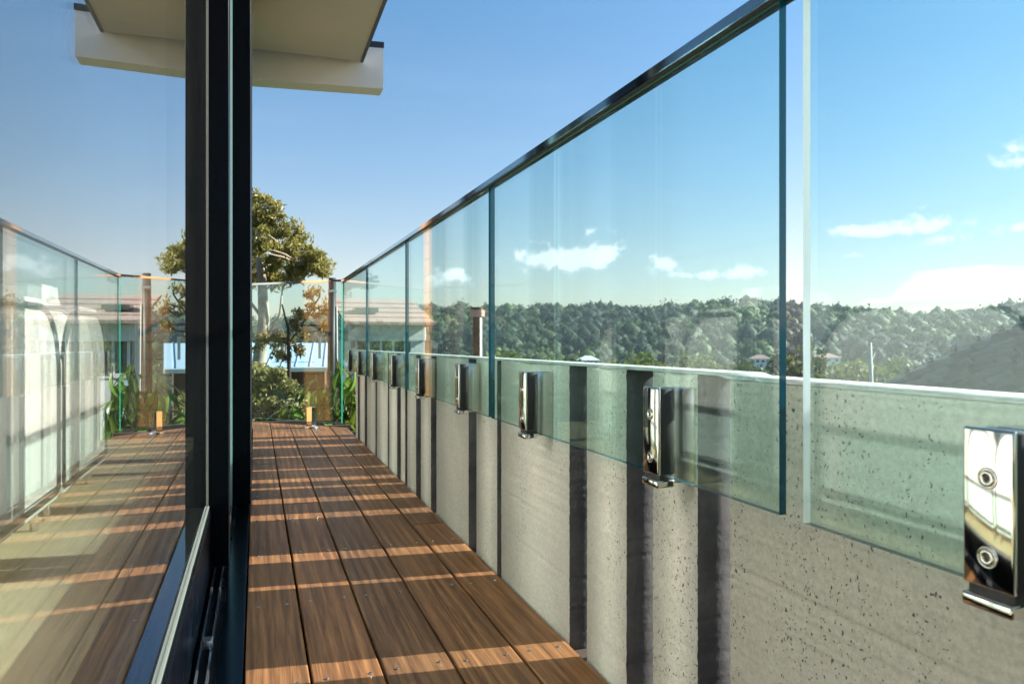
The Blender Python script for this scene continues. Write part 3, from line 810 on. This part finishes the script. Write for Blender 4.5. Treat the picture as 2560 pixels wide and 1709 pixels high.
while cnt < 4600:
    az = rg.uniform(-28, 76); r = math.sqrt(rg.uniform(300 ** 2, 775 ** 2))
    if az < -2 and rg.random() < .5: continue
    x, y = r * math.sin(R(az)), r * math.cos(R(az))
    if any(math.hypot(x - c.x, y - c.y) < d for c, d in skip): continue
    z = ground_z(x, y)
    vv, ff, tn = protos[rg.integers(6)]
    s = rg.choice((4.2, 5.2, 6.0, 7.0, 8.6)) * rg.uniform(.85, 1.15); hgt = rg.uniform(.85, 1.35)
    a = rg.random() * 6.28; ca, sa = math.cos(a), math.sin(a)
    v = vv * (s, s, s * hgt); v = np.stack([v[:, 0] * ca - v[:, 1] * sa + x, v[:, 0] * sa + v[:, 1] * ca + y, v[:, 2] + z + CROWN * .45 + rg.uniform(-1.5, 2.0)], 1)
    VV.append(v); FF.append(ff + base_i); base_i += len(v); TT.append(np.clip(tn + rg.normal(.40, .16) + .9 * mnoise.noise(Vector((x / 70, y / 70, 1.7))), 0, 1)); cnt += 1
me = np_mesh('forest', np.concatenate(VV), np.concatenate(FF), [M['wood_far']], np.concatenate(TT))
tag(link('forest', me), kind='stuff')

# single trees on the near side of the valley
def make_crown(seed, mat):
    rg = np.random.default_rng(seed); C, Rr, N = [], [], []
    for k in range(26):
        v = rg.normal(size=3); v /= np.linalg.norm(v); v *= rg.random() ** .5
        C.append((v[0] * 3.4, v[1] * 3.4, v[2] * 2.8 + 6)); rad = rg.uniform(.9, 1.7); Rr.append((rad, rad, rad * .8)); N.append(90)
    V_, F_, T_ = leaves_np(C, Rr, N, .75, .45, rg, .2)
    return np_mesh('crown', V_, F_, [mat], T_)
CR = {k: [make_crown(s + 20, M[k]) for s in range(3)] for k in ('tree_mid', 'tree_lime')}
bm = bmesh.new(); tube_into(bm, [(0, 0, -1), (.1, 0, 2), (-.1, .1, 4.5), (0, 0, 7)], [.35, .28, .2, .08], 7)
for k in range(5):
    a = k * 1.3; tube_into(bm, [(0, 0, 3 + k * .4), (math.cos(a) * 1.2, math.sin(a) * 1.2, 5 + k * .3), (math.cos(a) * 2.3, math.sin(a) * 2.3, 6.3 + k * .3)], [.14, .09, .04], 5)
TRK = mesh_bm('trunk', bm); TRK.materials.append(M['bark'])
mid = [  # picture x of the crown, picture y of its top, distance, kind, label
    (1605, 880, 210, 'tree_lime', 'bright lime-green tree just above the wall beside the dark door reflection'),
    (1560, 893, 190, 'tree_lime', 'yellow-green rounded tree left of the brightest lime tree on the valley floor'),
    (1680, 898, 230, 'tree_mid', 'mid-green tree right of the brightest lime tree over the wall top'),
    (1735, 884, 240, 'tree_lime', 'lime tree between the second clamp and the dark pane edge'),
    (1800, 905, 200, 'tree_mid', 'dark green tree low behind the wall near the pane edge'),
    (1880, 888, 220, 'tree_mid', 'broad dark tree left of the dark pane edge'),
    (1990, 868, 170, 'tree_mid', 'dark blue-green tree seen in the open gap between two panes'),
    (2080, 905, 210, 'tree_lime', 'pale green tree under the red-roofed house right of the bright pane edge'),
    (2160, 885, 200, 'tree_lime', 'rounded fresh green tree left of the pale dead trunk'),
    (2240, 895, 220, 'tree_mid', 'grey-green tree right of the pale dead trunk'),
    (2310, 905, 190, 'tree_mid', 'small dark tree behind the tiled roof edge'),
    (1400, 880, 200, 'tree_mid', 'olive tree right of the white far house'),
    (1330, 893, 180, 'tree_mid', 'dark round tree right of the brick chimney'),
    (1270, 870, 160, 'tree_lime', 'golden green tree between the chimney and the dark pane joint'),
    (1145, 880, 150, 'tree_mid', 'tree with low crown left of the brick chimney'),
]
for i, (px, py, D, kind, lab) in enumerate(mid):
    p = at(px, py, D); gz = ground_z(p.x, p.y)
    s = max(.8, (p.z - gz) / 9.6)
    s = min(s, 2.2)
    t = thing('valley_tree', lab, 'tree', (p.x, p.y, p.z - 9.6 * s), 'single trees on the valley floor')
    t.scale = (s, s, s); t.rotation_euler.z = i * 1.7
    link('trunk', TRK, None, t); link('crown', CR[kind][i % 3], None, t)

# ------------------------------------------------------------------ neighbouring buildings
def frame_at(px, py, D, az):
    o = at(px, py, D); return o
# white house with terracotta roof beyond the far panes
nb = thing('neighbour_house', 'white flat-fronted house with pink terracotta roof behind the far panes', 'house', at(872, 846, 12.6))
_A = at(872, 846, 12.6); _B = _A + Vector((1.30, .065, 0))
nb.rotation_euler.z = math.atan2(_B.y - _A.y, _B.x - _A.x)
xl, xr = 0.0, (_B - _A).length
zt, zf0, zwb = .228, -.04, -.53
box('fascia', (xl, xr, -.10, .10, zf0, zt), M['render_white'], nb, .01, 1)
box('wall', (xl + .05, xr - .02, .14, 1.5, -6.0, zf0 - .002), M['render_white'], nb)
x1 = xr * .80
box('window_recess', (xl + .1, x1, .02, .135, zwb, zf0 - .003), M['win_dark'], nb)
box('side_pier', (x1 + .002, xr - .003, -.06, .138, -6, zf0 - .003), M['render_white'], nb)
for k in range(5):
    x = xl + .12 + (x1 - xl - .2) * k / 4
    box('window_mullion', (x - .02, x + .02, -.01, .018, zwb, zf0 - .004), M['beam_paint'], nb)
box('window_sill', (xl + .1, x1, -.03, .137, zwb - .07, zwb - .002), M['beam_paint'], nb)
box('lower_wall', (xl + .1, x1, -.02, .137, -6, zwb - .073), M['render_white'], nb)
# tiled roof rows
for k in range(5):
    y0 = -.28 + k * .34; z0 = zt + .003 + k * .095
    bm = bmesh.new(); bm_box(bm, xl - .1, xr + .12, y0, y0 + .40, z0, z0 + .05)
    for v in bm.verts:
        if v.co.y > y0 + .2: v.co.z += .085
    link('roof_course', mesh_bm('roof_course', bm), M['tile_pink'], nb)
box('skylight', (x1 - .9, x1 - .5, .2, .5, zt + .22, zt + .30), M['win_dark'], nb)

ch = thing('chimney', 'square brown brick chimney with a dark cap beyond the third pane', 'chimney', at(1193, 846, 15))
ch.rotation_euler.z = R(-32)
zc = (846 - 768) / F_PX * 15; zcl = (846 - 792) / F_PX * 15
box('stack', (-.075, .075, -.075, .075, -7, zcl), M['brick_brown'], ch, .004, 1)
box('cap', (-.125, .125, -.125, .125, zcl + .002, zc - .05), M['tile_pink'], ch, .01, 1)
box('crown_slab', (-.10, .10, -.10, .10, zc - .048, zc), M['brick_brown'], ch, .01, 1)
box('sunlit_face', (.0755, .080, -.070, .070, -4, zcl - .01), M['render_white'], ch)  # white sheet standing for sunlight on the stack's right face

# low house with a pale metal roof behind the gum
lo = thing('low_house', 'low house with pale blue metal roof and dark veranda behind the gum trees', 'house', at(740, 880, 22))
lo.rotation_euler.z = R(-6)
LW = -2.6
bm = bmesh.new()
vs = [bm.verts.new(v) for v in ((LW, -.2, -.42), (1.05, -.2, -.42), (1.05, 3.5, .25), (LW, 3.5, .25), (LW, -.2, -.50), (1.05, -.2, -.50), (1.05, 3.5, .17), (LW, 3.5, .17))]
for f in ((0, 1, 2, 3), (7, 6, 5, 4), (4, 5, 1, 0), (5, 6, 2, 1), (6, 7, 3, 2), (7, 4, 0, 3)): bm.faces.new([vs[i] for i in f])
link('roof', mesh_bm('roof', bm), M['roof_pale'], lo)
for k in range(9): 
    x = LW + .2 + k * .40
    bm = bmesh.new(); vs2, _ = bm_box(bm, x - .012, x + .012, -.2, 3.5, -.419, -.39)
    for v in bm.verts:
        if v.co.y > 1: v.co.z += .67
    link('roof_seam', mesh_bm('roof_seam', bm), M['roof_pale'], lo)
box('gutter', (LW, 1.05, -.30, -.205, -.56, -.43), M['render_white'], lo, .01, 1)
box('wall', (LW + .3, .8, .6, 3.3, -6, -.35), M['brick_brown'], lo)
for k in range(2): box('veranda_post', (LW + .6 + k * 1.75, LW + .68 + k * 1.75, -.15, -.07, -6, -.501), M['render_white'], lo)
box('window', (-1.2, -.2, .57, .598, -2.0, -.9), M['win_dark'], lo)
box('pipe', (.62, .70, .4, .48, -.2, .45), M['pole_grey'], lo)

# tall dark pole beyond the end glass
pp = at(830, 846, 8.2)
po = thing('pole', 'dark charred timber pole rising behind the end balustrade', 'pole', (pp.x, pp.y, 0))
gz = ground_z(pp.x, pp.y)
tube('shaft', [(0, 0, gz), (.01, 0, gz / 2), (-.005, 0, .3), (.004, 0, EYE + .66)], [.055, .05, .045, .040], M['charred'], po, 12)
box('bracket', (-.045, .045, -.053, -.042, 1.15, 1.18), M['steel_satin'], po, .003)
tube('conduit', [(.052, -.02, gz), (.054, -.02, 0), (.047, -.02, EYE + .35)], .010, M['pole_grey'], po, 8)

# tiled gable roof on the right
def tiled_roof():
    azr = R(46.2); d0 = 11.0
    O = Vector((math.sin(azr) * d0, math.cos(azr) * d0, EYE - .561))
    a = Vector((math.sin(azr + R(3.8)), math.cos(azr + R(3.8)), 0)); e = Vector((a.y, -a.x, 0))
    h = (e + a).normalized(); wv = (e - a).normalized()
    slope = .366
    r = thing('tiled_roof_house', 'neighbouring house whose grey tiled roof rises above the wall at right', 'house', O)
    r.rotation_euler.z = math.atan2(h.y, h.x) - math.pi / 2       # local +Y up the slope, +X along the courses
    TW, TC = .30, .36
    # one tile: rolled profile
    n = 8; v = []; f = []
    for k in range(n + 1):
        x = TW * k / n; zz = .085 * math.sin(math.pi * min(1, max(0, (k / n - .12) / .5))) ** 2
        v += [(x, 0, zz + .034), (x, TC + .03, zz - .004), (x, 0, zz - .004)]
    for k in range(n):
        A = 3 * k; f += [(A, A + 3, A + 4, A + 1), (A, A + 2, A + 5, A + 3)]
    me = np_mesh('tile', v, np.array(f), [M['roof_grey']], smooth=True)
    rr = random.Random(3)
    tilt = math.atan(slope)
    for j in range(-4, 11):
        for i in range(14):
            o = link('tile', me, None, r, (i * TW + .004 * rr.random(), j * TC * math.cos(tilt), j * TC * math.sin(tilt) + rr.uniform(0, .004)))
            o.rotation_euler = (tilt, 0, rr.uniform(-.01, .01))
    L_ = 11 * TC; s0 = -4 * TC
    def along(x0, x1, s0, s1, z0, z1, nm, mat, bev=.004):
        bm = bmesh.new(); bm_box(bm, x0, x1, s0, s1, z0, z1)
        if bev: bmesh.ops.bevel(bm, geom=bm.edges[:], offset=bev, segments=1, affect='EDGES')
        bmesh.ops.rotate(bm, verts=bm.verts[:], cent=(0, 0, 0), matrix=Matrix.Rotation(tilt, 3, 'X'))
        return link(nm, mesh_bm(nm, bm), mat, r)
    along(.0, 4.3, s0, L_, -.08, -.012, 'roof_deck', M['joist'], 0)
    k = 0; s = s0
    while s < L_ - .3:
        along(-.10, .055, s + .004, s + .40, .012 + .004 * (k % 2), .065, 'verge_cap', M['roof_grey'], .02); 
        along(-.09, -.02, s + .37, s + .41, .066, .14, 'clip', M['track'], .004)
        s += .402; k += 1
    along(-.085, -.03, s0, L_, -.18, .010, 'barge_board', M['render_white'])
    bm = bmesh.new(); bm_box(bm, .12, 4.3, s0 * .9, L_ * .9, -5.0, -.75); link('wall', mesh_bm('wall', bm), M['render_white'], r)
    ridge_ = box('far_slope', (0, 4.3, L_ * math.cos(tilt) + .01, L_ * math.cos(tilt) + 3, L_ * math.sin(tilt) - 1.3, L_ * math.sin(tilt) - .05), M['roof_grey'], r)
    return r
tiled_roof()

HAZE = True
if HAZE:
    m, t, out = new_mat('thin_air')
    pv = t.n('ShaderNodeVolumePrincipled', ins={'Density': .00014, 'Anisotropy': .3}); pv.inputs['Color'].default_value = (.80, .90, 1.0, 1)
    m.node_tree.links.new(pv.outputs[0], out.inputs['Volume'])
    tag(box('haze', (-1100, 1100, -1100, 1100, -75, 75), m), kind='stuff')
# small far houses and a clearing
def far_house(px, py, D, wid, roofmat, label, rot):
    p = at(px, py, D)
    t = thing('far_house', label, 'house', p, 'small houses across the valley'); t.rotation_euler.z = rot
    hw, dp = wid / 2, wid * .35
    box('wall', (-hw, hw, -dp, dp, -9, 2.6), M['render_white'], t)
    bm = bmesh.new(); e = .6
    b = [bm.verts.new(v) for v in ((-hw - e, -dp - e, 2.61), (hw + e, -dp - e, 2.61), (hw + e, dp + e, 2.61), (-hw - e, dp + e, 2.61))]
    tq = [bm.verts.new((-hw + dp, 0, 4.8)), bm.verts.new((hw - dp, 0, 4.8))]
    bm.faces.new(b[::-1]); bm.faces.new((b[0], b[1], tq[1], tq[0])); bm.faces.new((b[2], b[3], tq[0], tq[1])); bm.faces.new((b[1], b[2], tq[1])); bm.faces.new((b[3], b[0], tq[0]))
    link('roof', mesh_bm('roof', bm), roofmat, t)
    for k in range(4):
        x = -hw + wid * (k + .5) / 4
        box('window', (x - .7, x + .7, -dp - .05, -dp - .003, .7, 1.9), M['win_dark'], t)
    return t
far_house(2062, 905, 400, 15, M['tile_pink'], 'far house with red tiled roof right of the bright pane edge', -.7)
far_house(1470, 912, 390, 11, M['render_white'], 'far white-roofed house above the wall top left of the door reflection', -.4)
far_house(1900, 908, 410, 11, M['tile_pink'], 'small red-roofed house left of the dark pane edge', -.6)
c = at(2100, 925, 430)
cv_ = [(x, y, ground_z(x, y) + .6) for x, y in ((c.x + 26 * math.cos(a) , c.y + 26 * math.sin(a)) for a in (2 * math.pi * k / 20 for k in range(20)))]
bm = bmesh.new(); ctr = bm.verts.new((c.x, c.y, ground_z(c.x, c.y) + .6)); vv = [bm.verts.new(v) for v in cv_]
for k in range(20): bm.faces.new((ctr, vv[k], vv[(k + 1) % 20]))
tag(link('field', mesh_bm('field', bm), M['clearing']), kind='structure')
pl = at(2178, 900, 62)
tp = thing('dead_tree', 'pale bare dead tree trunk standing before the wooded hill at right', 'tree', (pl.x, pl.y, ground_z(pl.x, pl.y)))
hz = at(2170, 856, 62).z - tp.location.z
tube('trunk', [(0, 0, 0), (.12, 0, hz * .5), (-.12, 0, hz)], [.22, .18, .13], M['pole_grey'], tp, 8)
for k, (zz, dx) in enumerate(((.86, .5), (.92, -.4), (.78, .35))):
    tube('branch', [(0, 0, hz * zz), (dx, .1, hz * zz + .9)], [.07, .03], M['pole_grey'], tp, 6)
